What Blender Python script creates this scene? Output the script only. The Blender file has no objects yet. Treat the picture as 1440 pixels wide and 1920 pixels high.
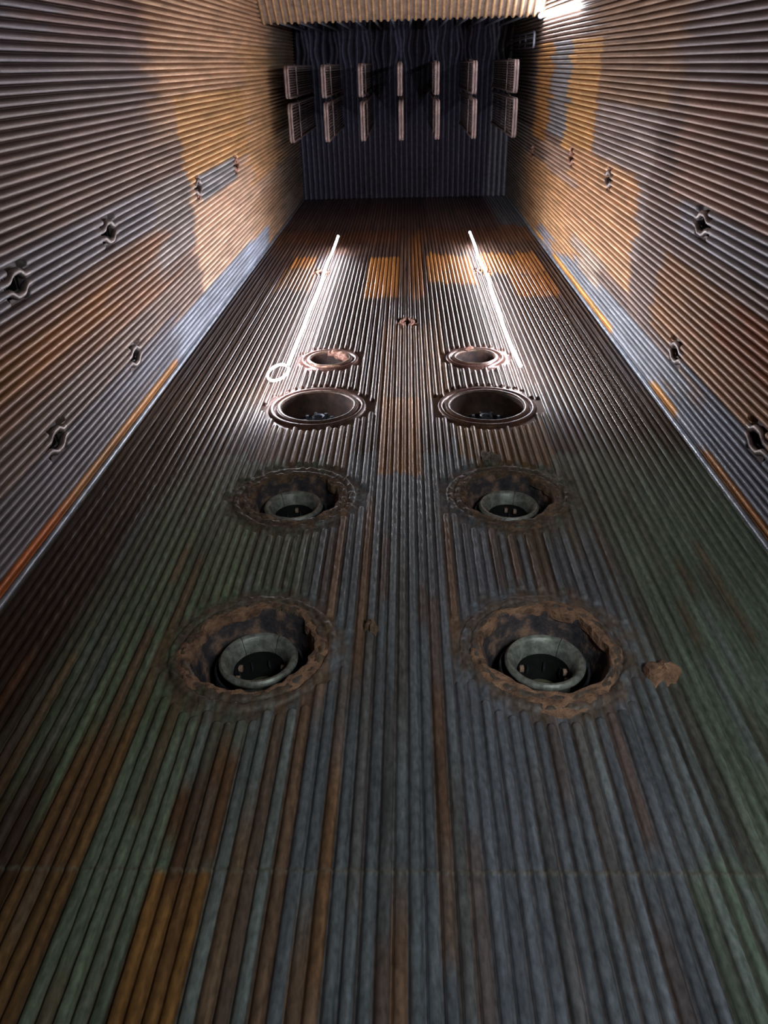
import bpy, math, random
import numpy as np
from mathutils import Matrix, Vector
random.seed(7)
rng = np.random.default_rng(11)
PI = math.pi

# ------------------------------------------------------------ camera, light, exposure
XL, XR, D, H = -3.307, 3.093, 3.686, 26.0      # left wall, right wall, burner wall, ceiling (metres, camera at origin)
ZF, YR = -1.62, -3.6                            # floor, rear wall
P = 0.08                                        # tube pitch
scene = bpy.context.scene
col = scene.collection

yaw, pitch, roll, FPX = -0.06773, 1.04179, 0.050816, 1442.0
cy, sy, cp, sp, cr, sr = math.cos(yaw), math.sin(yaw), math.cos(pitch), math.sin(pitch), math.cos(roll), math.sin(roll)
F = Vector((sy*cp, cy*cp, sp)); r0 = Vector((cy, -sy, 0)); u0 = r0.cross(F)
rr = cr*r0 + sr*u0; uu = -sr*r0 + cr*u0
cam = bpy.data.cameras.new('camera'); co = bpy.data.objects.new('camera', cam); col.objects.link(co)
co.matrix_world = Matrix((rr, uu, -F)).transposed().to_4x4()
cam.sensor_fit = 'VERTICAL'; cam.sensor_height = 24.0; cam.lens = FPX/1920*24.0
cam.clip_start = 0.05; cam.clip_end = 100
scene.camera = co

w = bpy.data.worlds.new('world'); scene.world = w; w.use_nodes = True
w.node_tree.nodes['Background'].inputs[0].default_value = (0.0, 0.0, 0.0, 1)
w.node_tree.nodes['Background'].inputs[1].default_value = 0.0
LAMP = 124.0                                      # emission of the hanging strip lights
SIDE_LAMP = 55.0
FILL_W = 50.0                                   # added unseen fill lamp low on the right, brightens the lower burner wall
def area(name, loc, target, size, power, colour):
    l = bpy.data.lights.new(name, 'AREA'); l.shape = 'RECTANGLE'; l.size, l.size_y = size; l.energy = power; l.color = colour
    o = bpy.data.objects.new(name, l); col.objects.link(o); o.location = loc
    o.rotation_euler = (Vector(target)-Vector(loc)).to_track_quat('-Z', 'Y').to_euler()
    return o
fill = area('fill_light', (2.4, -1.6, -1.0), (0.95, D, 3.9), (1.4, 1.0), FILL_W, (0.88, 0.96, 0.96)); fill.data.spread = math.radians(84)
vs = scene.view_settings
vs.view_transform = 'Standard'; vs.look = 'None'; vs.gamma = 1; vs.exposure = 0.0; vs.use_curve_mapping = False
scene.cycles.use_denoising = True
scene.cycles.diffuse_bounces = 4; scene.cycles.glossy_bounces = 3; scene.cycles.max_bounces = 6
scene.cycles.sample_clamp_indirect = 4.0
scene.cycles.caustics_reflective = False

# ------------------------------------------------------------ materials
def lin(c):
    return tuple(((v/255)/12.92 if v/255 <= .04045 else ((v/255+.055)/1.055)**2.4) for v in c)
def nodes(name):
    m = bpy.data.materials.new(name); m.use_nodes = True
    return m, m.node_tree, m.node_tree.nodes['Principled BSDF']
def tubewall_mat(name, rough=.42, metal=.35, bump=.25, stretch=(1, 1, .12), rough_hi=.6, fine=1.0, lo=.62, hi=1.3):
    """colour from the surface's own deposit map, broken up by streaky noise"""
    m, t, b = nodes(name); N = t.nodes; L = t.links
    a = N.new('ShaderNodeAttribute'); a.attribute_name = 'deposit'
    tc = N.new('ShaderNodeTexCoord'); mp = N.new('ShaderNodeMapping'); mp.inputs['Scale'].default_value = stretch
    L.new(tc.outputs['Object'], mp.inputs[0])
    n1 = N.new('ShaderNodeTexNoise'); n1.inputs['Scale'].default_value = 9; n1.inputs['Detail'].default_value = 6; n1.inputs['Roughness'].default_value = .65
    L.new(mp.outputs[0], n1.inputs['Vector'])
    n2 = N.new('ShaderNodeTexNoise'); n2.inputs['Scale'].default_value = 38; n2.inputs['Detail'].default_value = 5
    mp2 = N.new('ShaderNodeMapping'); mp2.inputs['Scale'].default_value = (1, 1, .45)
    L.new(tc.outputs['Object'], mp2.inputs[0]); L.new(mp2.outputs[0], n2.inputs['Vector'])
    r1 = N.new('ShaderNodeMapRange'); r1.inputs[1].default_value = .3; r1.inputs[2].default_value = .7; r1.inputs[3].default_value = lo; r1.inputs[4].default_value = hi
    L.new(n1.outputs['Fac'], r1.inputs[0])
    r2 = N.new('ShaderNodeMapRange'); r2.inputs[1].default_value = .3; r2.inputs[2].default_value = .7; r2.inputs[3].default_value = 1-.25*fine; r2.inputs[4].default_value = 1+.2*fine
    L.new(n2.outputs['Fac'], r2.inputs[0])
    mu = N.new('ShaderNodeMath'); mu.operation = 'MULTIPLY'; L.new(r1.outputs[0], mu.inputs[0]); L.new(r2.outputs[0], mu.inputs[1])
    vm = N.new('ShaderNodeVectorMath'); vm.operation = 'SCALE'; L.new(a.outputs['Color'], vm.inputs[0]); L.new(mu.outputs[0], vm.inputs['Scale'])
    L.new(vm.outputs[0], b.inputs['Base Color'])
    r3 = N.new('ShaderNodeMapRange'); r3.inputs[3].default_value = rough; r3.inputs[4].default_value = rough_hi
    L.new(n1.outputs['Fac'], r3.inputs[0])
    # loose scale (alpha of the deposit map) is matt and non-metallic
    mr = N.new('ShaderNodeMix'); mr.data_type = 'FLOAT'; L.new(a.outputs['Alpha'], mr.inputs[0]); mr.inputs[2].default_value = .58; L.new(r3.outputs[0], mr.inputs[3])
    L.new(mr.outputs[0], b.inputs['Roughness'])
    mm = N.new('ShaderNodeMath'); mm.operation = 'MULTIPLY'; mm.inputs[1].default_value = metal; L.new(a.outputs['Alpha'], mm.inputs[0]); L.new(mm.outputs[0], b.inputs['Metallic'])
    bp = N.new('ShaderNodeBump'); bp.inputs['Strength'].default_value = bump; bp.inputs['Distance'].default_value = .006
    L.new(n2.outputs['Fac'], bp.inputs['Height']); L.new(bp.outputs[0], b.inputs['Normal'])
    return m
def noise_mat(name, c1, c2, scale=12, rough=.7, metal=.1, bump=.4, dist=.02, c3=None, detail=6, lo=.38, hi=.62):
    m, t, b = nodes(name); N = t.nodes; L = t.links
    tc = N.new('ShaderNodeTexCoord'); n = N.new('ShaderNodeTexNoise'); n.inputs['Scale'].default_value = scale; n.inputs['Detail'].default_value = detail
    n.inputs['Roughness'].default_value = .62
    L.new(tc.outputs['Object'], n.inputs['Vector'])
    cr_ = N.new('ShaderNodeValToRGB'); L.new(n.outputs['Fac'], cr_.inputs[0])
    e = cr_.color_ramp.elements; e[0].position = lo; e[0].color = (*lin(c1), 1); e[1].position = hi; e[1].color = (*lin(c2), 1)
    if c3:
        k = e.new((lo+hi)/2); k.color = (*lin(c3), 1)
    L.new(cr_.outputs[0], b.inputs['Base Color'])
    b.inputs['Roughness'].default_value = rough; b.inputs['Metallic'].default_value = metal
    bp = N.new('ShaderNodeBump'); bp.inputs['Strength'].default_value = bump; bp.inputs['Distance'].default_value = dist
    L.new(n.outputs['Fac'], bp.inputs['Height']); L.new(bp.outputs[0], b.inputs['Normal'])
    return m
M = {}
M['side'] = tubewall_mat('oxidised_side_tubes', .42, .3, .03, rough_hi=.62, fine=.5)
M['front'] = tubewall_mat('oxidised_burner_wall_tubes', .23, .4, .04, rough_hi=.37, fine=1.4, stretch=(1.6, 1.6, .09), lo=.5, hi=1.4)
M['ceil'] = noise_mat('grey_blue_roof_tubes', (62, 62, 74), (92, 92, 104), 6, .6, .2)
M['nose'] = noise_mat('rusty_nose_tubes', (150, 112, 92), (190, 140, 100), 5, .6, .15)
M['platen'] = noise_mat('dusty_platen_tube', (140, 122, 122), (178, 156, 150), 9, .6, .15)
M['screen'] = noise_mat('grey_screen_tube', (120, 124, 140), (150, 152, 165), 9, .5, .2)
M['crust'] = noise_mat('brown_slag_crust', (60, 50, 45), (176, 136, 108), 9, .95, 0, 1.0, .05, c3=(146, 110, 88), lo=.3, hi=.66)
M['crustg'] = noise_mat('grey_brown_slag_crust', (66, 60, 54), (150, 118, 92), 9, .95, 0, 1.0, .05, c3=(104, 84, 68), lo=.3, hi=.66)
M['slagpale'] = noise_mat('pale_slag', (96, 86, 76), (140, 128, 114), 14, .95, 0, .8, .03)
M['quarl'] = noise_mat('scorched_throat_lining', (44, 42, 50), (150, 118, 100), 5, .85, 0, .9, .05, c3=(78, 70, 72))
M['throat'] = noise_mat('brown_throat_plate', (54, 42, 40), (96, 72, 62), 5, .6, .2, .4)
M['ring'] = noise_mat('pale_scaled_metal', (108, 110, 106), (160, 162, 154), 16, .45, .25, .3, .01)
M['sleeve'] = noise_mat('dark_sleeve_metal', (46, 48, 54), (96, 100, 108), 12, .38, .5, .2, .01)
M['dark'] = noise_mat('soot_black', (9, 9, 11), (22, 21, 22), 8, .8, .1)
M['lug'] = noise_mat('pale_rust_lug', (140, 110, 90), (190, 160, 140), 20, .7, .1)
M['disc'] = noise_mat('dull_olive_plate', (74, 76, 60), (112, 106, 80), 8, .8, .1)
M['rimtube'] = noise_mat('brown_rim_tube', (66, 50, 42), (112, 88, 74), 12, .42, .35, .3)
M['porttube'] = noise_mat('bare_port_tube', (112, 98, 94), (158, 140, 134), 10, .42, .35, .3)
M['rustplate'] = noise_mat('pink_brown_rust', (104, 72, 60), (170, 122, 104), 22, .85, .05, .7)
M['steelbar'] = noise_mat('grey_corner_bar', (120, 124, 136), (160, 164, 172), 5, .4, .4)
M['ash'] = noise_mat('grey_floor_ash', (50, 46, 42), (80, 72, 66), 3, .95, 0)
M['nozzle'] = noise_mat('sooty_nozzle', (52, 54, 62), (88, 92, 104), 12, .6, .2)
M['wire'] = noise_mat('black_cable', (16, 16, 18), (30, 30, 32), 9, .6, 0)
def emit_mat(name, colour, s):
    m, t, b = nodes(name)
    b.inputs['Base Color'].default_value = (.9, .9, .9, 1)
    b.inputs['Emission Color'].default_value = (*colour, 1); b.inputs['Emission Strength'].default_value = s
    # a very slight procedural unevenness of the diodes
    n = t.nodes.new('ShaderNodeTexNoise'); n.inputs['Scale'].default_value = 3
    r = t.nodes.new('ShaderNodeMapRange'); r.inputs[3].default_value = .85*s; r.inputs[4].default_value = 1.15*s
    t.links.new(n.outputs['Fac'], r.inputs[0]); t.links.new(r.outputs[0], b.inputs['Emission Strength'])
    return m
M['lamp'] = emit_mat('cool_white_lamp', (.86, .9, 1.0), LAMP)
M['lamp2'] = emit_mat('cool_white_side_lamp', (.86, .9, 1.0), SIDE_LAMP)

# ------------------------------------------------------------ object helpers
def tag(o, label=None, cat=None, group=None, kind=None):
    if label: o['label'] = label
    if cat: o['category'] = cat
    if group: o['group'] = group
    if kind: o['kind'] = kind
    return o
def empty(name, loc, rot=(0, 0, 0)):
    o = bpy.data.objects.new(name, None); o.empty_display_size = .2; col.objects.link(o)
    o.location = loc; o.rotation_euler = rot
    return o
class MB:
    def __init__(s): s.v = []; s.f = []
    def add(s, v, f):
        n = len(s.v); s.v += [tuple(p) for p in v]; s.f += [tuple(i+n for i in q) for q in f]; return s
    def box(s, a, b):
        (x0, y0, z0), (x1, y1, z1) = a, b
        return s.add([(x0,y0,z0),(x1,y0,z0),(x1,y1,z0),(x0,y1,z0),(x0,y0,z1),(x1,y0,z1),(x1,y1,z1),(x0,y1,z1)],
                     [(0,3,2,1),(4,5,6,7),(0,1,5,4),(1,2,6,5),(2,3,7,6),(3,0,4,7)])
    def tube(s, pts, r, n=10, closed=False, cap=True, up=(0, 0, 1)):
        pts = [Vector(p) for p in pts]; m = len(pts); rad = r if hasattr(r, '__len__') else [r]*m
        V = []; prev = None
        for i, p in enumerate(pts):
            if closed: t = (pts[(i+1) % m]-pts[i-1])
            else: t = pts[min(i+1, m-1)]-pts[max(i-1, 0)]
            t.normalize()
            if prev is None:
                a = Vector(up)
                if abs(a.dot(t)) > .9: a = Vector((1, 0, 0))
                n1 = (a-t*a.dot(t)).normalized()
            else: n1 = (prev-t*prev.dot(t)).normalized()
            prev = n1; n2 = t.cross(n1)
            V += [p+(n1*math.cos(2*PI*k/n)+n2*math.sin(2*PI*k/n))*rad[i] for k in range(n)]
        Fc = []
        for i in range(m if closed else m-1):
            j = (i+1) % m
            for k in range(n):
                l = (k+1) % n; Fc.append((i*n+k, i*n+l, j*n+l, j*n+k))
        if cap and not closed:
            Fc.append(tuple(range(n))[::-1]); Fc.append(tuple((m-1)*n+k for k in range(n)))
        return s.add(V, Fc)
    def lathe(s, prof, n=48, axis_y=True, jitter=0, seed=0, closed=False):
        """profile of (radius, depth) turned about the local Y axis"""
        R = random.Random(seed); m = len(prof); V = []
        for i, (r, d) in enumerate(prof):
            for k in range(n):
                a = 2*PI*k/n; q = r+(R.uniform(-jitter, jitter) if jitter else 0)
                V.append((q*math.cos(a), d, q*math.sin(a)))
        Fc = []
        for i in range(m if closed else m-1):
            j = (i+1) % m
            for k in range(n):
                l = (k+1) % n; Fc.append((i*n+k, j*n+k, j*n+l, i*n+l))
        return s.add(V, Fc)
    def build(s, name, mat, parent=None, smooth=True, loc=None, bevel=0):
        me = bpy.data.meshes.new(name); me.from_pydata(s.v, [], s.f); me.update()
        if smooth: me.polygons.foreach_set('use_smooth', [True]*len(me.polygons))
        me.materials.append(mat)
        o = bpy.data.objects.new(name, me); col.objects.link(o)
        if parent is not None: o.parent = parent
        if loc: o.location = loc
        if smooth:
            try: me.set_sharp_from_angle(angle=math.radians(50))
            except Exception: pass
        if bevel:
            b = o.modifiers.new('bevel', 'BEVEL'); b.width = bevel; b.segments = 2
        return o
def share(o, name, parent=None, loc=None, rot=None):
    c = o.copy(); c.name = name; col.objects.link(c); c.parent = parent
    if loc is not None: c.location = loc
    if rot is not None: c.rotation_euler = rot
    return c
def copy_tree(o, parent=None):
    c = o.copy(); col.objects.link(c); c.parent = parent
    for ch in list(o.children): copy_tree(ch, c)
    return c

# ------------------------------------------------------------ grid surfaces (membrane tube walls)
def grid_mesh(name, X, Y, Z, colr, keep, mat, flip=False, matte=None):
    nr, nc = X.shape
    co_ = np.stack([X, Y, Z], -1).reshape(-1, 3).astype(np.float32)
    i = np.arange(nr-1)[:, None]*nc+np.arange(nc-1)[None, :]
    q = np.stack([i, i+1, i+nc+1, i+nc], -1)
    if flip: q = q[..., ::-1]
    q = q[keep] if keep is not None else q.reshape(-1, 4)
    q = np.ascontiguousarray(q.reshape(-1, 4)).astype(np.int32)
    me = bpy.data.meshes.new(name)
    me.vertices.add(len(co_)); me.vertices.foreach_set('co', co_.ravel())
    me.loops.add(q.size); me.loops.foreach_set('vertex_index', q.ravel())
    me.polygons.add(len(q)); me.polygons.foreach_set('loop_start', np.arange(0, q.size, 4, dtype=np.int32))
    me.polygons.foreach_set('use_smooth', np.ones(len(q), bool))
    me.update(calc_edges=True)
    if colr is not None:
        at = me.color_attributes.new('deposit', 'FLOAT_COLOR', 'POINT')
        c4 = np.ones((len(co_), 4), np.float32); c4[:, :3] = colr.reshape(-1, 3)
        if matte is not None: c4[:, 3] = 1-matte.reshape(-1)
        at.data.foreach_set('color', c4.ravel())
    me.materials.append(mat)
    o = bpy.data.objects.new(name, me); col.objects.link(o)
    return o
def rows(segs):
    z = []
    for a, b, st in segs:
        z += list(np.arange(a, b-1e-6, st))
    return np.array(z+[segs[-1][1]])
def sm(x, a, b):
    t = np.clip((x-a)/(b-a), 0, 1); return t*t*(3-2*t)
class Paint:
    """colours of the deposits on a tube wall, laid down in patches whose edges follow the tubes"""
    def __init__(s, S, Z, s0, base):
        s.S, s.Z = S, Z; s.ti = np.clip(np.floor((S-s0)/P+1e-6).astype(int), 0, 200)
        s.s0 = s0; s.C = np.zeros(S.shape+(3,)); s.C[:] = lin(base)
        s.j = rng.normal(0, 1, (240, 2)); s.k = rng.uniform(0, 1, 240)
    def rect(s, a, b, z0, z1, c, soft=.06, jag=.1, op=1.0, ssoft=0):
        jt = s.j[s.ti]; sc = s.s0+(s.ti+.5)*P
        if ssoft: wS = sm(sc, a-ssoft, a+ssoft)*(1-sm(sc, b-ssoft, b+ssoft))
        else: wS = ((sc > a) & (sc < b)).astype(float)
        wZ = sm(s.Z, z0+jt[..., 0]*jag-soft, z0+jt[..., 0]*jag+soft)*(1-sm(s.Z, z1+jt[..., 1]*jag-soft, z1+jt[..., 1]*jag+soft))
        wt = (wS*wZ*op)[..., None]; s.C = s.C*(1-wt)+np.array(lin(c))*wt
    def tubes(s, amt=.12):
        s.C *= (1+amt*(s.k[s.ti]-.5)*2)[..., None]
PORTS_SIDE = {}

def carve(Hh, S, Z, tc, dS, ports, r, p=P):
    """sink a small recess round each port and round off the tube stubs beside it"""
    keepmask = np.ones(Hh.shape, bool)
    for (s0, z0) in ports:
        ds = S-s0; dz = np.abs(Z-z0); ts = tc-s0
        ti = np.round((np.abs(ts)-p/2)/p)                     # 0: inner pair, 1: next, 2: next
        lim = np.where(ti == 0, .20, np.where((ti == 1), np.where((ts > 0) == (Z > z0), .13, .20), .13))
        zone = (np.abs(ts) < 2.4*p+.001) & (dz < .35)
        past = np.maximum(0, (lim+r)-dz)
        h2 = r*r-dS**2-past**2
        hh = np.where(h2 > 0, np.sqrt(np.maximum(h2, 0)), -.004-.05*sm(past, r*.9, r*1.6)*(np.abs(ts) < 2*p))
        Hh[zone] = hh[zone]
        keepmask &= ~((np.abs(ds) < .075) & (dz < .10))
    return Hh, keepmask

# ---- side walls
def side_wall(name, x, sign, ports, paint, label):
    s0 = D-90*P; n = 90; r = .0315
    off = np.array([-.04, -.0322, -.0312, -.027, -.015, 0, .015, .027, .0312, .0322])
    s = np.concatenate([s0+(i+.5)*P+off for i in range(n)]+[[D]]); nt = np.concatenate([np.full(len(off), i) for i in range(n)]+[[n-1]])
    zl = [(-1.62, 3.4, .5)]; cur = 3.4
    for z in sorted({round(pz, 2) for _, pz in ports}):
        if z-.3 > cur: zl.append((cur, z-.3, .09)); cur = z-.3
        zl.append((cur, z+.3, .02)); cur = z+.3
    zl.append((cur, H, .09)); z = rows(zl)
    S, Z = np.meshgrid(s, z); tc = np.broadcast_to(s0+(nt+.5)*P, S.shape)
    # tubes are never perfectly straight
    wob = .003*np.sin(Z*.7+tc*3.1)+.001*np.sin(Z*1.9+tc*7.7)
    dS = S-tc; Hh = np.where(np.abs(dS) < r, np.sqrt(np.maximum(r*r-dS**2, 0)), -.02)
    Hh, km = carve(Hh, S, Z, tc, dS, [p for p in ports], r)
    Hh = Hh+.4*wob
    pa = Paint(S, Z, s0, (150, 125, 112)); paint(pa); pa.tubes(.10)
    X = x+sign*Hh; Y = S+wob*(np.abs(dS) < .0399)*(tc < D-.1)
    keep = km[:-1, :-1] | km[1:, 1:]
    o = grid_mesh(name, X, Y, Z, pa.C, keep, M['side'], flip=(sign > 0))
    return tag(o, label, kind='structure')
def snap(v): return (D-90*P)+round((v-(D-90*P))/P)*P
PL = [(snap(1.53), 6.48), (snap(1.54), 8.80), (snap(1.60), 12.95), (snap(1.62), 16.05), (snap(2.94), 8.85), (snap(2.94), 6.46)]
PR = [(snap(1.55), 8.56), (snap(1.60), 12.85), (snap(1.62), 15.95), (snap(1.98), 20.9), (snap(2.94), 8.68), (snap(2.94), 6.30)]
ORG = (212, 166, 116); TAN = (212, 178, 152); MAU = (152, 138, 132); GRY = (156, 150, 150); BLU = (148, 158, 178); RST = (150, 104, 72); BRN = (124, 92, 70)
def paint_left(p):
    p.rect(-5, 5, -2, 12.3, (146, 122, 110), .6, .3)
    p.rect(-5, .6, 11.0, 30, (212, 170, 136), .3, .3, 1, .5)
    p.rect(-5, .2, -2, 11, (124, 114, 118), .5, .3, 1, .6)
    p.rect(-5, -.2, 8.2, 11.5, (150, 106, 78), .5, .4, .6, .5)
    p.rect(.6, 5, 12.3, 30, TAN, .12, .12)
    p.rect(.3, 1.5, 12.2, 17.6, ORG, .08, .08)
    p.rect(-.4, 2.2, 17.5, 30, (220, 176, 132), .2, .3)
    p.rect(1.25, 2.3, 10.4, 12.4, MAU, .1, .1)
    p.rect(1.3, 1.75, -2, 10.5, (142, 132, 134), .1, .1)
    p.rect(1.78, 2.6, 4, 10.4, RST, .4, .9, .7, .15)
    p.rect(2.0, 2.3, 4, 8.8, (170, 116, 62), .3, .6, .6)
    p.rect(1.42, 1.82, 13.1, 16.0, GRY, .03, .01)
    p.rect(2.6, 3.2, 4, 10.2, (140, 118, 106), .3, .4)
    p.rect(2.5, 3.7, 17, 22, (196, 160, 130), .4, .5)
    p.rect(3.1, 3.7, 9, 17, (148, 150, 160), .35, .8)
    p.rect(3.0, 3.7, 3, 10.5, (112, 106, 112), .3, .5, .8)
    p.rect(3.2, 3.7, 16, 18.8, (168, 172, 184), .2, .5)
    p.rect(3.53, 3.7, 3, 10.4, (186, 132, 82), .1, .1)
    p.rect(3.53, 3.7, 3, 6.3, (196, 108, 52), .5, .1)
    p.rect(-5, 5, 21.5, 30, (150, 146, 140), 1.5, .3, .6)
def paint_right(p):
    p.rect(-5, 5, -2, 12, (140, 118, 108), .3, .2)
    p.rect(-5, 2.4, 10.6, 14.2, (168, 150, 142), .15, .1)
    p.rect(-5, .6, 10.2, 15, (160, 130, 108), .3, .2)
    p.rect(-.3, 2.0, 14.2, 17.0, (214, 168, 114), .06, .05)
    p.rect(-.3, 1.35, 16.8, 18.9, (156, 152, 154), .12, .15)
    p.rect(-.3, 1.6, 18.9, 21, (200, 150, 96), .2, .2)
    p.rect(2.0, 5, 13.4, 23, (206, 162, 120), .1, .2)
    p.rect(1.4, 2.9, 11, 16, (206, 162, 124), .1, .12)
    p.rect(1.5, 2.1, 15.8, 19, (190, 160, 140), .2, .4)
    p.rect(.25, 1.4, -2, 9.7, (166, 134, 118), .12, .15, 1, .12)
    p.rect(-5, .25, -2, 9.7, (138, 122, 120), .3, .3)
    p.rect(1.35, 1.75, -2, 9.2, (142, 134, 136), .1, .1)
    p.rect(2.0, 2.95, 4, 9.7, (156, 116, 84), .1, .1)
    p.rect(2.0, 2.5, 4, 7.6, (150, 96, 62), .2, .3)
    p.rect(3.1, 3.7, 8, 15.6, (156, 156, 162), .3, .7)
    p.rect(2.8, 3.3, 12.6, 15, (190, 168, 150), .3, .5)
    p.rect(3.0, 3.7, 3, 8.2, (122, 124, 134), .3, .4)
    p.rect(3.53, 3.7, 11.6, 19.2, (224, 166, 96), .1, .05)
    p.rect(3.53, 3.7, 8.4, 9.5, (206, 148, 84), .1, .1)
    p.rect(3.53, 3.7, 2, 7.5, (170, 112, 52), .1, .1)
    p.rect(3.3, 3.7, 17.2, 19, (150, 160, 180), .2, .3, .7)
    p.rect(-5, 5, 21.5, 30, (150, 146, 140), 1.5, .3, .6)
side_wall('wall_left', XL, 1, PL, paint_left, 'left furnace wall of rust-orange and grey-blue boiler tubes')
side_wall('wall_right', XR, -1, PR, paint_right, 'right furnace wall of tan, orange and grey boiler tubes')

# ---- burner wall
BX = (-1.14, .96)
THROATS = [(-1.155, 4.34, .46, 2), (.965, 4.33, .46, 2), (-1.14, 6.61, .45, 2), (.955, 6.60, .45, 2),
           (-1.145, 8.91, .45, 2), (.95, 8.87, .45, 2), (-1.15, 10.69, .27, 2), (.95, 10.68, .27, 2)]
def snapx(v): return XL+round((v-XL)/P)*P
PF = [(snapx(-1.76), 16.05), (snapx(1.5), 15.95), (snapx(-.06), 12.46)]
def front_wall():
    n = 80; r = .034; K = 11
    s = np.linspace(XL, XR, n*K+1)
    z = rows([(-1.62, 1.6, .2), (1.6, 2.5, .04), (2.5, 2.58, .008), (2.58, 3.4, .04), (3.4, 5.2, .0125), (5.2, 5.65, .03), (5.65, 7.45, .0125), (7.45, 8.1, .03),
              (8.1, 9.75, .0125), (9.75, 10.15, .03), (10.15, 11.2, .0125), (11.2, 12.15, .08), (12.15, 12.8, .0167), (12.8, 15.7, .08), (15.7, 16.4, .0167), (16.4, H, .08)])
    S, Z = np.meshgrid(s, z); ti = np.clip(((S-XL)/P-1e-9).astype(int), 0, n-1); tc = XL+(ti+.5)*P
    wob = .003*np.sin(Z*1.3+tc*3.7)+.002*np.sin(Z*3.1+tc*9.1)
    dS = S-tc
    rad = r*(.93+.07*np.sin(tc*37.7))
    Hh = np.where(np.abs(dS) < rad, np.sqrt(np.maximum(rad*rad-dS**2, 0)), -.008)
    keep = np.ones(S.shape, bool)
    for (xc, zc, R, nr) in THROATS:
        dx = S-xc; dz = Z-zc; rho = np.hypot(dx, dz*.97); Ro = R+nr*P+.03
        txc = tc-xc
        # tubes stop short of the ring, except the pairs that run into it
        gap = .035+.03*np.abs(np.sin(tc*51.3))
        joins = (np.abs(np.abs(txc)-.42*R) < P*.5) | (np.abs(np.abs(txc)-(R+P*1.2)) < P*.5)
        gap = np.where(joins, -.01, gap)
        zend = np.sqrt(np.maximum((Ro+gap)**2-txc**2, 0))/.97+rad
        past = np.where(np.abs(txc) < Ro+gap, np.maximum(0, zend-np.abs(dz)), 0)
        near = (np.abs(dx) < Ro+.1) & (np.abs(dz) < Ro+.2)
        h2 = rad*rad-dS**2-past**2
        hv = np.where(h2 > 0, np.sqrt(np.maximum(h2, 0)), -.004)
        k = (rho-R)/P; rs = (k-np.floor(k)-.5)*P
        hr = np.where(np.abs(rs) < r, np.sqrt(np.maximum(r*r-rs**2, 0)), -.004)
        inring = (rho > R-.02) & (k < nr)
        hh = np.where(inring, np.maximum(hr, hv*0-.004), hv)
        hh = np.where(rho < R+.005, -.004, hh)
        Hh = np.where(near, hh, Hh)
        keep &= ~(rho < R-.004)
    Hh, km = carve(Hh, S, Z, tc, dS, PF, r); keep &= km
    # deposits swell and blur the tubes lower down
    low = 1-sm(Z, 6.8, 8.0)
    lump = (np.sin(S*41+Z*9)*np.sin(Z*23+S*5)+np.sin(S*97+Z*31)*.6)*.0022
    Hh = Hh*(1-.18*low)+lump*low
    for (xc, zc, R, nr) in THROATS[:4]:
        rho = np.hypot(S-xc, Z-zc)
        cr_ = np.exp(-((rho-R-.10)/.11)**2)
        Hh = Hh*(1-.3*cr_)+cr_*(.008+.008*np.sin(S*33+Z*11)*np.sin(Z*37-S*17)+.005*np.sin(S*71)*np.sin(Z*83))
    # weld seam running across all tubes
    zs = 2.54-.012*np.cos(dS/P*2*PI)
    Hh = Hh+.006*np.exp(-((Z-zs)/.012)**2)
    # ---------------- deposits
    p = Paint(S, Z, XL, (72, 52, 44))
    p.rect(-5, 5, 20.7, 30, (132, 102, 90), .8, .3)
    p.rect(-5, 5, 17.6, 20.6, (124, 84, 58), .15, .15)
    p.rect(-5, 5, 17.4, 19.0, (80, 66, 62), .15, .15, .7)
    p.rect(-.8, -.22, 14.0, 17.35, (182, 122, 64), .05, .02)
    p.rect(-.22, .02, 14, 20, (110, 82, 66), .05, .02)
    p.rect(.05, .3, 13.9, 20, (156, 100, 52), .1, .1, .7)
    p.rect(.38, 1.36, 15.0, 17.5, (176, 118, 62), .05, .12)
    p.rect(1.5, 2.8, 15.6, 17.6, (172, 114, 60), .05, .15)
    p.rect(2.0, 2.75, 13.9, 15.6, (164, 102, 46), .1, .1)
    p.rect(-2.5, -2.0, 16.4, 17.5, (160, 100, 46), .05, .05)
    p.rect(-2.6, -1.9, 14.6, 16.4, (112, 78, 52), .1, .1)
    p.rect(2.4, 3.1, 19.3, 30, (124, 122, 124), .15, .1)
    p.rect(2.2, 3.0, 18.9, 21, (132, 92, 66), .2, .2)
    p.rect(-5, 5, 9.0, 13.5, (66, 47, 39), .8, .3)
    p.rect(-5, 5, 7.5, 9.6, (70, 50, 40), .5, .2)
    p.rect(-.4, .5, 8.6, 12.3, (128, 92, 60), .3, .5, .7)
    # lower wall: green-grey and blue-grey scale
    p.rect(-5, 5, -2, 7.5, (106, 114, 102), .05, .10)
    p.rect(-.85, .75, -2, 7.6, (108, 114, 120), .1, .12, 1, .1)
    p.rect(.2, 1.7, -2, 5.9, (112, 116, 126), .4, .3, .9, .3)
    p.rect(1.9, 3.2, -2, 7.9, (112, 126, 110), .4, .2, .9, .2)
    p.rect(-2.6, -1.3, -2, 6.6, (112, 126, 98), .5, .3, .9, .2)
    p.rect(-3.4, -2.5, -2, 8.0, (62, 42, 32), .8, .3, 1, .25)  # brown deposit, darkened to paint in the dim lower-left corner's shade
    p.rect(-5, -2.0, 6.6, 9.5, (92, 72, 50), .5, .3, .6, .2)
    p.rect(2.0, 5, 7.2, 10, (88, 74, 54), .5, .3, .6, .2)
    p.rect(-1.7, -.7, 7.3, 8.5, (120, 96, 80), .08, .12)
    p.rect(.5, 1.6, 7.35, 8.4, (122, 92, 56), .08, .15)
    p.rect(-.32, .15, 7.05, 9.15, (148, 98, 42), .05, .03)
    p.rect(-1.38, -1.04, -2, 2.53, (146, 104, 58), .03, .0)
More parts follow.
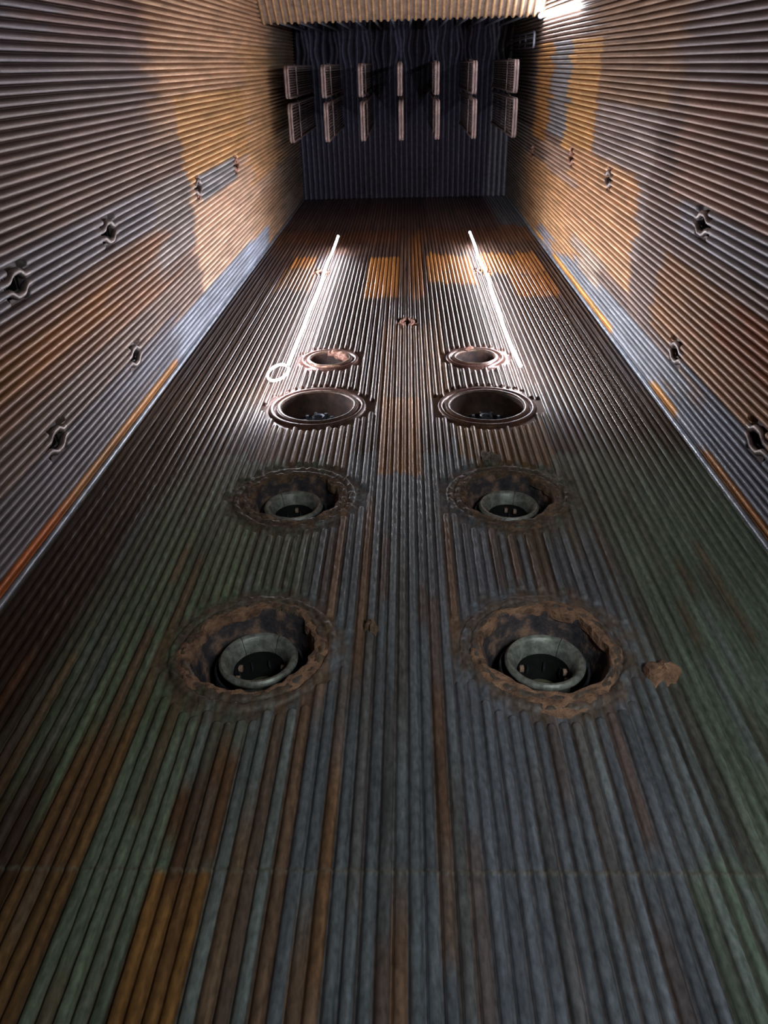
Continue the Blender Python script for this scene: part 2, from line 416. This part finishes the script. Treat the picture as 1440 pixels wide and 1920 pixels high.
    p.rect(-1.38, -1.04, 2.53, 3.3, (104, 74, 52), .15, .15)
    p.rect(-1.04, -.72, -2, 3.75, (122, 130, 128), .05, .05)
    p.rect(-1.8, -1.38, -2, 3.6, (126, 138, 116), .1, .1)
    p.rect(-2.1, -1.8, -2, 3.4, (132, 86, 44), .3, .3, .8)
    p.rect(-2.6, -2.1, -2, 3.2, (80, 54, 32), .4, .3)
    p.rect(1.44, 3.2, -2, 2.6, (116, 130, 116), .1, .1)
    for i in range(80):         # rusty runs down single tubes
        t = rng.integers(6, 76); a = XL+t*P+.001; z1 = rng.uniform(1.8, 7.0); ln = rng.uniform(.4, 2.6)
        c = [(112, 72, 44), (128, 92, 62), (90, 76, 66), (124, 130, 132), (104, 98, 92)][rng.integers(0, 5)]
        p.rect(a, a+P*rng.integers(1, 2)-.002, z1-ln, z1, c, .12, .0, rng.uniform(.3, .7))
    for (a, b, z0, z1) in [(-.64, -.56, 3.6, 6.6), (-.4, -.32, 3.9, 6.5), (-.72, -.64, 1, 4.0), (-.96, -.88, 1, 2.9), (-.48, -.40, 1.4, 3.3), (-.56, -.48, 1, 2.3), (-.08, 0, 1, 2.4), (.32, .4, 4.2, 6.2)]:
        p.rect(a, b, z0, z1, (140, 98, 58), .3, .1, .7)
    p.tubes(.09)
    # rust settled in the grooves between the tubes, and slag stain round the burners
    gro = (np.abs(dS) > .026)*low*(.25+rng.random(n)[ti]*.6)
    fade = sm(S, -3.0, -2.0)*(1-sm(S, 1.7, 2.4))
    wt = (gro*fade*.8)[..., None]; p.C = p.C*(1-wt)+np.array(lin((78, 54, 40)))*wt
    for (xc, zc, R, nr) in THROATS[:4]:
        rho = np.hypot(S-xc, (Z-zc)*.9)+.05*np.sin(S*17+Z*13)+.04*np.sin(Z*29-S*23)
        wt = (np.exp(-(np.maximum(0, rho-R-.06)/.12)**2)*.85)[..., None]; p.C = p.C*(1-wt)+np.array(lin((98, 80, 66)))*wt
    for (xc, zc, R, nr) in THROATS[4:]:
        rho = np.hypot(S-xc, Z-zc)
        wt = (np.exp(-(np.maximum(0, rho-R-.1)/.12)**2)*.8)[..., None]; p.C = p.C*(1-wt)+np.array(lin((100, 68, 60)))*wt
    wt = (np.exp(-((Z-zs)/.012)**2)*.6)[..., None]; p.C = p.C*(1-wt)+np.array(lin((120, 112, 96)))*wt
    matte = .75*(1-sm(Z+.25*np.sin(S*3)+.15*np.sin(tc*47), 7.6, 9.6))
    for (xc, zc, R, nr) in THROATS[:4]:
        rho = np.hypot(S-xc, Z-zc); matte = np.maximum(matte, 1-sm(rho, R+.25, R+.5))
    kp = keep[:-1, :-1] & keep[1:, 1:] & keep[1:, :-1] & keep[:-1, 1:]
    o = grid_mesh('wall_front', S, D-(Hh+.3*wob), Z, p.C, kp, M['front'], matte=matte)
    tag(o, 'burner wall of vertical boiler tubes, brown above and green-grey below', kind='structure')
front_wall()

# ---- rear wall with the overhanging nose, ceiling, floor
def rear():
    p = .1575; n = int(round((XR-XL)/p)); p = (XR-XL)/n; r = .042
    prof = []                                   # (y, z) path up the wall, over the nose
    prof += [(YR, z) for z in np.linspace(ZF, 17.6, 8)]
    prof += [(YR+(t)*(-.95-YR), 17.6+t*(20.47-17.6)) for t in np.linspace(.03, 1, 14)]
    for a in np.linspace(-35, 130, 10):
        prof.append((-1.02+.16*math.cos(math.radians(a)), 20.62+.16*math.sin(math.radians(a))))
    prof += [(-1.2+t*(YR+1.2), 20.74+t*1.9) for t in np.linspace(.1, 1, 6)]
    prof += [(YR, z) for z in np.linspace(22.9, H, 4)]
    prof = np.array(prof); tg = np.gradient(prof, axis=0); tg /= np.linalg.norm(tg, axis=1)[:, None]
    nrm = np.stack([tg[:, 1], -tg[:, 0]], 1)
    off = np.linspace(-.5, .5, 13)[:-1]*p
    s = np.concatenate([XL+(i+.5)*p+off for i in range(n)]+[[XR]]); tc = np.concatenate([np.full(12, XL+(i+.5)*p) for i in range(n)]+[[XR-p/2]])
    h = np.where(np.abs(s-tc) < r, np.sqrt(np.maximum(r*r-(s-tc)**2, 0)), 0)
    X = np.broadcast_to(s, (len(prof), len(s))); Y = prof[:, 0:1]+nrm[:, 0:1]*h; Z = prof[:, 1:2]+nrm[:, 1:2]*h
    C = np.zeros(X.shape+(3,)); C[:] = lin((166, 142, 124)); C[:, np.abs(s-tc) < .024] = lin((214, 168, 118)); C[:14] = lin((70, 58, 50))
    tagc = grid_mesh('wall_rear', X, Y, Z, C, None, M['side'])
    tag(tagc, 'rear furnace wall whose ribbed nose overhangs at the top of the frame', kind='structure')
rear()
def ceiling():
    p = .16; n = int((XR-XL)/p); p = (XR-XL)/n; r = .055
    s = np.linspace(XL, XR, n*10+1); y = rows([(YR, -1.4, .3), (-1.4, .3, .05), (.3, D, .2)])
    S, Y = np.meshgrid(s, y); ti = np.clip(((S-XL)/p-1e-9).astype(int), 0, n-1); tc = XL+(ti+.5)*p; dS = S-tc
    Hh = np.where(np.abs(dS) < r, np.sqrt(np.maximum(r*r-dS**2, 0)), 0)
    wav = np.exp(-((Y+.35)/.28)**2)*.09*np.sin((tc-XL)*2*PI/.9)+np.exp(-((Y+.9)/.25)**2)*.06*np.sin((tc-XL)*2*PI/.9+1)
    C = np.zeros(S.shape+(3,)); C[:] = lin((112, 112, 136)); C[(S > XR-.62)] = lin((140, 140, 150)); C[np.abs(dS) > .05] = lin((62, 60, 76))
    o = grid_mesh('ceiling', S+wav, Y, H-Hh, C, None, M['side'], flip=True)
    tag(o, 'dark blue-grey ribbed tube roof', kind='structure')
ceiling()
fl = MB().box((XL-.3, YR-.3, ZF-.2), (XR+.3, D+.3, ZF)).build('floor', M['ash'], smooth=False); tag(fl, 'ash covered furnace floor', kind='structure')
# corner bars
for i, (x, sg, c) in enumerate([(XL, 1, 'left'), (XR, -1, 'right')]):
    b = MB(); b.tube([(x+sg*.035, D-.035, 1.0), (x+sg*.035, D-.035, H-.1)], .03, 12)
    o = b.build('trim_%d' % (i+1), M['steelbar']); tag(o, 'grey corner tube where the burner wall meets the %s wall' % c, kind='structure')

# ------------------------------------------------------------ platens hanging from the roof
ZB, ZT = 20.6, 22.1
def make_platen(w, seed):
    """hangs in the local Y-Z plane; origin at the roof"""
    R = random.Random(seed)
    root = empty('superheater_platen', (0, 0, 0)); Ht = H-ZB
    def loop(x, zb, rr_, top):
        pts = [(x, -w/2, top)]
        for a in np.linspace(0, 90, 7): pts.append((x, -w/2+rr_-rr_*math.cos(math.radians(a)), zb+rr_-rr_*math.sin(math.radians(a))))
        for a in np.linspace(90, 0, 7): pts.append((x, w/2-rr_+rr_*math.cos(math.radians(a)), zb+rr_-rr_*math.sin(math.radians(a))))
        return pts+[(x, w/2, top)]
    for x in (-.031, .031):
        MB().tube(loop(x, -Ht+.03, .10, .1), .029, 10).build('outer_loop', M['platen'], root)
    n = 11; first = None
    for k in range(n):
        y = -w/2+w*(k+1)/(n+1)
        if first is None:
            first = MB().tube([(0, 0, -Ht+.08), (0, 0, .1)], .019, 8).build('vertical_tube', M['platen'], root, loc=(0, y, 0))
        else: share(first, 'vertical_tube', root, (0, y, 0))
    zt = ZT-H
    for x in (-.048, .048):
        t = MB(); ww = w/2+.02
        pts = [(x*.3, -ww-.03, zt-.02)]+[(x, -ww+.03+q*(2*ww-.06), zt) for q in (0, .5, 1)]+[(x*.3, ww+.03, zt-.02)]
        t.tube(pts, .02, 8).build('tie_tube', M['platen'], root)
    return root
pf = make_platen(.80, 1); pb = make_platen(.64, 2)
PX = [-2.80, -1.94, -1.07, -.15, .72, 1.60, 2.56]
ordn = ['first', 'second', 'third', 'fourth', 'fifth', 'sixth', 'seventh']
side_txt = ['beside the left wall', 'second from the left wall', 'third from the left wall', 'at the middle', 'third from the right wall', 'second from the right wall', 'beside the right wall']
for row, (proto, yc, nm) in enumerate([(pf, 1.20, 'lower row nearer the burner wall'), (pb, .33, 'upper row nearer the nose')]):
    for i, x in enumerate(PX):
        o = proto if i == 0 else copy_tree(proto)
        o.location = (x+(.0 if row == 0 else -.02), yc, H); o.rotation_euler = (0, 0, 0)
        tag(o, 'hanging tube platen %s, %s' % (side_txt[i], nm), 'tube platen', 'superheater platens in the '+nm)
# small pendant assembly by the right wall
pr = empty('pendant_coil', (2.95, -.40, H))
for zb, ww in ((20.95-H, .30), (22.4-H, .30), (23.5-H, .28)):
    MB().tube([(0, -ww/2, zb+.18), (-.0, -ww/2, zb+.06), (0, -ww/2+.06, zb), (0, ww/2-.06, zb), (0, ww/2, zb+.06), (0, ww/2, zb+.18)], .028, 10).build('coil_bend', M['screen'], pr)
for y in (-.15, -.05, .05, .15):
    MB().tube([(0, y, 21.0-H), (0, y, .05)], .02, 8).build('vertical_tube', M['screen'], pr)
tag(pr, 'small pale coil of looped tubes against the right wall under the nose', 'tube coil')
# screen tubes rising from the nose to the roof
st = None
SX = [-2.86, -2.42, -1.98, -1.56, -1.14, -.72, -.32, .10, .50, .94, 1.38, 1.80, 2.24, 2.66]
for i, x in enumerate(SX):
    if st is None: o = st = MB().tube([(0, 0, 0), (0, 0, H-20.78)], .035, 10).build('screen_tube', M['screen'])
    else: o = share(st, 'screen_tube')
    o.location = (x, -.86, 20.72)
    pos = 'leftmost' if i == 0 else 'rightmost' if i == len(SX)-1 else (['', 'second', 'third', 'fourth', 'fifth', 'sixth', 'seventh'][i]+' from the left' if i < 7 else ['', 'second', 'third', 'fourth', 'fifth', 'sixth', 'seventh'][len(SX)-1-i]+' from the right')
    tag(o, 'thin grey screen tube rising behind the nose edge, %s' % pos, 'tube', 'screen tubes behind the nose')

# ------------------------------------------------------------ strip lights
def strip(name, pts, mat, label, r=.025, coil=None, to_wall=(0, .30)):
    # origin at the top
    top = Vector(pts[0]); root = empty(name, top)
    MB().tube([Vector(p)-top for p in pts], r, 6).build('light_tube', mat, root)
    if coil:
        MB().tube([Vector(p)-top for p in coil], r*.6, 6).build('light_coil', mat, root)
    b = MB(); b.tube([(0, 0, -.02), (0, 0, .10)], r*1.5, 10); b.build('end_cap', M['wire'], root)
    b = MB(); b.tube([(0, 0, .08), (to_wall[0]*.3, to_wall[1]*.3, .25), (to_wall[0]*.8, to_wall[1]*.8, .5), (to_wall[0]*1.05, to_wall[1]*1.05, .6)], .009, 6); b.build('hanging_cord', M['wire'], root)
    tag(root, label, 'strip light', 'strip lights hung in the furnace'); return root
yl = D-.30
def wav(x, z0, z1, n, seed, amp=.02):
    R = random.Random(seed); return [(x+R.uniform(-amp, amp), yl+R.uniform(-.01, .01), z0+(z1-z0)*i/n) for i in range(n+1)]
cz = 9.42; cx = -1.69
coil = [(cx+.12*math.cos(a)*(1+.1*a/6)+.0, yl+.02*math.sin(a*.5), cz+.3*math.sin(a)*(1)) for a in np.linspace(.9, .9+2*PI*.92, 16)]
strip('strip_light', wav(-1.59, 18.35, 9.68, 10, 3), M['lamp'], 'long white strip light on left half of the burner wall, ending in a coil', coil=coil)
strip('strip_light', wav(1.41, 18.55, 9.48, 10, 5), M['lamp'], 'long white strip light hanging straight down the right half of the burner wall')
strip('strip_light', [(XR-.10, -.84, 20.5), (XR-.1, -.82, 18.4), (XR-.10, -.79, 16.3)], M['lamp2'], 'short white strip light on the right wall beside the nose', r=.045, to_wall=(.10, 0))

# ------------------------------------------------------------ burners
def ring_pts(r, n=40, y=0, wob=0, seed=0, el=1.0):
    R = random.Random(seed); ph = [R.uniform(0, 6) for _ in range(3)]
    return [((r+wob*(math.sin(3*a+ph[0])+.6*math.sin(7*a+ph[1])))*math.cos(a), y, el*(r+wob*(math.sin(3*a+ph[0])+.6*math.sin(7*a+ph[1])))*math.sin(a)) for a in [2*PI*k/n for k in range(n)]]
def crust_collar(root, R, seed, mat, bot=0, rin=-.022, rout=.075, thick=.016):
    """lumpy ring of slag round the throat mouth; local +Y goes into the wall"""
    g = np.random.default_rng(seed); n = 180; m = 14
    A = np.linspace(0, 2*PI, n, endpoint=False)
    def nz(a, fs):
        return sum(am*np.sin(f_*a+ph) for f_, am, ph in fs)
    def mk(fr, amp): return [(f_, amp/(1+.12*f_)*g.uniform(.5, 1.2), g.uniform(0, 6.28)) for f_ in fr]
    fo = mk([2, 3, 5, 8, 13, 21, 34], .034); fi = mk([2, 3, 5, 9, 14, 23], .020)
    ro = R+rout+nz(A, fo)+bot*np.maximum(0, -np.sin(A))**2; ri = R+rin+nz(A, fi)
    V = []
    for j in range(m):
        t = j/(m-1)
        for k in range(n):
            rad_ = ri[k]+(ro[k]-ri[k])*t
            prof = math.sin(PI*min(1, t*1.12+.02))**.5 if t < .88 else max(0, math.sin(PI*min(1, t*1.12+.02)))**.5
            lump = .007*math.sin(A[k]*17+t*9+seed)*math.sin(A[k]*7+t*5)+g.uniform(-.003, .003)
            y = -(thick*prof+lump*prof)-.012
            if t == 0: y = .05
            if j == m-1: y = .02
            V.append((rad_*math.cos(A[k]), y, rad_*math.sin(A[k])*1.04))
    Fc = [(j*n+k, j*n+(k+1) % n, (j+1)*n+(k+1) % n, (j+1)*n+k) for j in range(m-1) for k in range(n)]
    return MB().add(V, Fc).build('slag_collar', mat, root)
def burner(xc, zc, R, label, seed, crust, ring_off=(0, 0), crack=(60, 130), lugs=True, tilt=0, bot=0):
    root = empty('burner', (xc, D, zc)); ring_dx, ring_dz = ring_off
    # conical throat running back into the wall
    jit = MB(); jit.lathe([(R+.01, -.005), (R-.02, .08), (R-.05, .2), (.39, .30), (.345, .46), (.345, .95)], 72, jitter=.006, seed=seed)
    jit.build('throat_cone', M['quarl'], root)
    crust_collar(root, R, seed, crust, bot)
    # outer sleeve: dark cylinder with a thin lip
    MB().lathe([(.318, .165), (.326, .16), (.33, .17), (.33, .7), (.314, .7), (.312, .17), (.318, .165)], 64).build('outer_sleeve', M['sleeve'], root, loc=(ring_dx, 0, ring_dz))
    # flared nozzle ring with cracks cut through
    n = 96; prof = [(.286, .10), (.276, .088), (.258, .088), (.238, .105), (.205, .19), (.19, .26), (.188, .40), (.20, .40), (.205, .27), (.225, .20), (.292, .13), (.294, .11)]
    b = MB(); V = []; Fc = []; mN = len(prof)
    for (r_, d_) in prof:
        for k in range(n):
            a = 2*PI*k/n; V.append((r_*math.cos(a), d_, r_*math.sin(a)))
    cut = set(int(c/360*n) for c in crack)
    for i in range(mN):
        j = (i+1) % mN
        for k in range(n):
            if k in cut and i < 6: continue
            l = (k+1) % n; Fc.append((i*n+k, j*n+k, j*n+l, i*n+l))
    # narrow the crack cells
    for c in cut:
        for i in range(mN):
            a = 2*PI*(c+.25)/n
            a += .01*math.sin(i*2.1)
            r_, d_ = prof[i]; a0 = 2*PI*c/n+.0; V[i*n+c] = (r_*math.cos(a+.012), d_, r_*math.sin(a+.012))
            a2 = a+.030; k2 = (c+1) % n; V[i*n+k2] = (r_*math.cos(a2), d_, r_*math.sin(a2))
    b.add(V, Fc); o = b.build('nozzle_ring', M['ring'], root, loc=(ring_dx, 0, ring_dz)); o.rotation_euler = (0, tilt, 0)
    MB().lathe([(.186, .2), (.186, .95)], 48).build('inner_tube', M['dark'], root, loc=(ring_dx, 0, ring_dz))
    # stub ribs inside, and the plate at the back
    rib = None
    for k in range(8):
        a = 2*PI*k/8+.2
        if rib is None: rib = MB().tube([(.178, .27, 0), (.17, .31, 0), (.178, .36, 0)], .010, 8).build('inner_rib', M['sleeve'], root, loc=(ring_dx, 0, ring_dz)); rib.rotation_euler = (0, a, 0)
        else: share(rib, 'inner_rib', root, (ring_dx, 0, ring_dz), (0, a, 0))
    if lugs:
        for a in lugs:
            a = math.radians(a)
            MB().box((-.016, -.012, -.02), (.016, .03, .02)).build('lug', M['lug'], root, smooth=False, bevel=.004, loc=(ring_dx+.172*math.cos(a), .25, ring_dz+.172*math.sin(a)))
    MB().lathe([(.0005, .44), (.10, .435), (.12, .42), (.15, .42), (.185, .48)], 40).build('back_plate', M['disc'], root, loc=(ring_dx, 0, ring_dz))
    MB().lathe([(.0005, .93), (.35, .93)], 40).build('throat_back', M['dark'], root)
    tag(root, label, 'burner', 'burners with metal nozzle rings'); return root
b1 = burner(-1.155, 4.34, .46, 'large lower-left burner in brown crusted throat with pale cracked nozzle ring', 3, M['crust'], (.02, .02), crack=(62, 128), lugs=(160, 200, 20))
b2 = burner(.965, 4.33, .46, 'large lower-right burner in brown crusted throat with dark glossy nozzle ring', 8, M['crust'], (.01, .0), crack=(55,), lugs=(150, 200, 15, -18), bot=.09)
b3 = burner(-1.14, 6.61, .45, 'left burner in second row up, smaller looking, dark throat and pale nozzle ring', 14, M['crustg'], (-.025, .03), crack=(125,), lugs=(90,), bot=.07)
b4 = burner(.955, 6.60, .45, 'right burner in second row up, dark throat with sooty patches and pale nozzle ring', 21, M['crustg'], (.015, .01), crack=(70, 140), lugs=(90, 60), bot=.07)
# slag lumps clinging beside burners
def lump(xc, zc, r, seed, label, mat, th=.06):
    g = random.Random(seed); V = []; Fc = []; n = 22; m = 8
    ph = [g.uniform(0, 6) for _ in range(6)]
    for j in range(m):
        t = j/(m-1)
        for k in range(n):
            a = 2*PI*k/n; q = r*t*(1+.28*math.sin(2*a+ph[0])+.16*math.sin(5*a+ph[1])+.1*math.sin(9*a+ph[2]))
            V.append((q*math.cos(a), -th*math.sqrt(max(0, 1-t*t))-.008*math.sin(6*a+8*t)+(.05 if j == m-1 else 0), q*1.3*math.sin(a)))
    Fc = [(j*n+k, j*n+(k+1) % n, (j+1)*n+(k+1) % n, (j+1)*n+k) for j in range(m-1) for k in range(n)]
    o = MB().add(V, Fc).build('slag_lump', mat); o.location = (xc, D-.03, zc); tag(o, label, 'slag lump', 'slag lumps on the burner wall')
lump(1.72, 4.05, .10, 4, 'brown slag lump clinging right of the large lower-right burner', M['crust'])
lump(.86, 7.42, .10, 9, 'pale grey slag patch above the right burner of the second row', M['slagpale'], .03)
lump(-.30+.0, 4.55, .045, 12, 'small brown slag knob between the two large lower burners', M['crustg'])

def air_port(xc, zc, R, depth, label, name, cat, group, cluster=None, chunk=0, seed=0):
    root = empty(name, (xc, D, zc))
    MB().lathe([(R+.004, -.01), (R+.002, .05), (R*.985, depth*.6), (R*.95, depth)], 64).build('throat_wall', M['throat'], root)
    MB().tube(ring_pts(R+.028, 56, -.012, .004, seed, 1.03), .030, 10, closed=True, up=(0, 1, 0)).build('rim_tube', M['rimtube'], root)
    MB().lathe([(.0005, depth), (R, depth-.002)], 48).build('back_plate', M['dark'], root)
    if cluster:
        d0 = depth-.15; zo = .03
        MB().lathe([(.055, d0), (.075, d0-.01), (.08, d0), (.08, depth), (.058, depth), (.055, d0)], 24).build('gas_nozzle', M['nozzle'], root, loc=(0, 0, zo))
        first = None
        for k in range(8):
            a = 2*PI*k/8+.3; L_ = (.17*math.cos(a), 0, .17*math.sin(a)+zo)
            if first is None: first = MB().tube([(0, d0+.02, 0), (0, depth, 0)], .022, 12).build('nozzle_tip', M['nozzle'], root, loc=L_)
            else: share(first, 'nozzle_tip', root, L_)
    if chunk:
        g = random.Random(seed)
        if chunk == 1:      # broken lining bulging round the upper right
            b = MB(); pts = []; rad_ = []
            for a in np.linspace(100, -5, 16):
                a_ = math.radians(a); pts.append(((R-.03)*math.cos(a_), -.01+g.uniform(-.02, .02), (R-.03)*math.sin(a_)*1.03)); rad_.append(.035+.03*math.sin(math.radians((100-a)*1.7))+g.uniform(-.008, .012))
            b.tube(pts, rad_, 9); b.build('broken_lining', M['rustplate'], root)
            b = MB(); pts = []; rad_ = []
            for a in np.linspace(225, 300, 12):
                a_ = math.radians(a); pts.append(((R+.09)*math.cos(a_), -.02+g.uniform(-.02, .02), (R+.09)*math.sin(a_))); rad_.append(.022+g.uniform(-.008, .014))
            b.tube(pts, rad_, 7); b.build('torn_edge', M['crust'], root)
        else:
            b = MB(); pts = [((R+.02)*math.cos(math.radians(a)), -.05+g.uniform(-.01, .01), (R+.02)*math.sin(math.radians(a))) for a in np.linspace(118, 92, 6)]
            b.tube(pts, [.02, .035, .028, .04, .03, .015], 8); b.build('broken_lining', M['rustplate'], root)
    tag(root, label, cat, group); return root
air_port(-1.145, 8.91, .45, .28, 'left open round burner throat with nozzle cluster, third row up', 'burner', 'burner', 'open burner throats in the third row', cluster=True, seed=2)
air_port(.95, 8.87, .45, .28, 'right open round burner throat with nozzle cluster, third row up', 'burner', 'burner', 'open burner throats in the third row', cluster=True, seed=5)
air_port(-1.15, 10.69, .27, .8, 'left small empty air port in top row, lining broken away at its rim', 'air_port', 'air port', 'small air ports in the top row', chunk=1, seed=3)
air_port(.95, 10.68, .27, .8, 'right small empty air port in top row, dark with neat rim', 'air_port', 'air port', 'small air ports in the top row', chunk=2, seed=6)

# ------------------------------------------------------------ small ports between bent tubes
def port(loc, rotz, label, tube_mat, rusty=False, plates=False, seed=0):
    """local -Y faces into the furnace, +Y runs back into the wall"""
    root = empty('inspection_port', loc, (0, 0, rotz)); g = random.Random(seed)
    for sd in (-1, 1):
        zs = np.linspace(-.24, .24, 17); pts = []
        for z in zs:
            bulge = sm(np.array(.17-abs(z)), 0, .12)*.055
            pts.append((sd*(.04+float(bulge)), -.004-.006*math.cos(z*9), z))
        MB().tube(pts, .031, 10, up=(0, 1, 0)).build('bent_tube', tube_mat, root)
    b = MB(); V = []; Fc = []
    w_, h_, d0, d1 = .10, .125, .035, .42
    V = [(-w_, d0, -h_), (w_, d0, -h_), (w_, d0, h_), (-w_, d0, h_), (-w_*.8, d1, -h_), (w_*.8, d1, -h_), (w_*.8, d1, h_), (-w_*.8, d1, h_)]
    b.add(V, [(0, 1, 5, 4), (1, 2, 6, 5), (2, 3, 7, 6), (3, 0, 4, 7), (4, 5, 6, 7)]).build('recess', M['dark'], root, smooth=False)
    # plates closing the gaps between the tube stubs
    for sd in (-1, 1):
        pl = MB(); a = .105 if sd > 0 else -.175
        pl.box((a, .02, -.13), (a+.07, .045, .13)); pl.build('side_plate', M['rustplate'] if (rusty or plates) else M['throat'], root, smooth=False, bevel=.004)
    if rusty:
        for k in range(7):
            x = g.uniform(-.19, .19)
            if abs(x) < .05: x += .1
            z = g.uniform(-.1, .1); s_ = g.uniform(.014, .03)
            MB().box((-s_, -.02, -s_*1.3), (s_, .03, s_*1.3)).build('rust_flake', M['rustplate'], root, smooth=False, bevel=.006, loc=(x, -.0, z)).rotation_euler = (g.uniform(-.3, .3), g.uniform(-.6, .6), 0)
    tag(root, label, 'inspection port', 'inspection ports between bent tubes'); return root
lab = ['large hexagonal port between bent tubes on left wall, cut by the frame edge',
       'black port between bent tubes on left wall, second up its column',
       'rusty port on left wall at the lower end of the grey tube patch',
       'faint narrow port on left wall at the upper end of the grey tube patch',
       'port on left wall near the corner bar, level with open burner throats',
       'dark diamond-shaped port low on left wall near the orange corner stripe']
for (y, z), l, ru in zip(PL, lab, [0, 0, 1, 1, 0, 0]): port((XL, y, z), PI/2, l, M['rustplate'] if z > 15 else M['porttube'], bool(ru), seed=int(z*10))
lab = ['port between bent tubes on right wall, above brown tubes near the right frame edge',
       'small port on right wall, second up its column',
       'narrow slit port on right wall between orange and tan tubes',
       'faint topmost port on right wall, close to the dark roof',
       'port on right wall near the corner, level with open burner throats',
       'black hexagonal port low on right wall, cut by the frame edge']
for (y, z), l, ru in zip(PR, lab, [0, 1, 1, 1, 0, 0]): port((XR, y, z), -PI/2, l, M['rustplate'] if z > 15 else M['porttube'], bool(ru), seed=int(z*10)+3)
lab = ['small rusty port in the burner wall behind the left strip light', 'small rusty port in the burner wall behind the right strip light', 'single rusty port at the centre of the burner wall above the air ports']
for (x, z), l in zip(PF, lab): port((x, D, z), 0, l, M['rustplate'], True, True, seed=int(z*7))
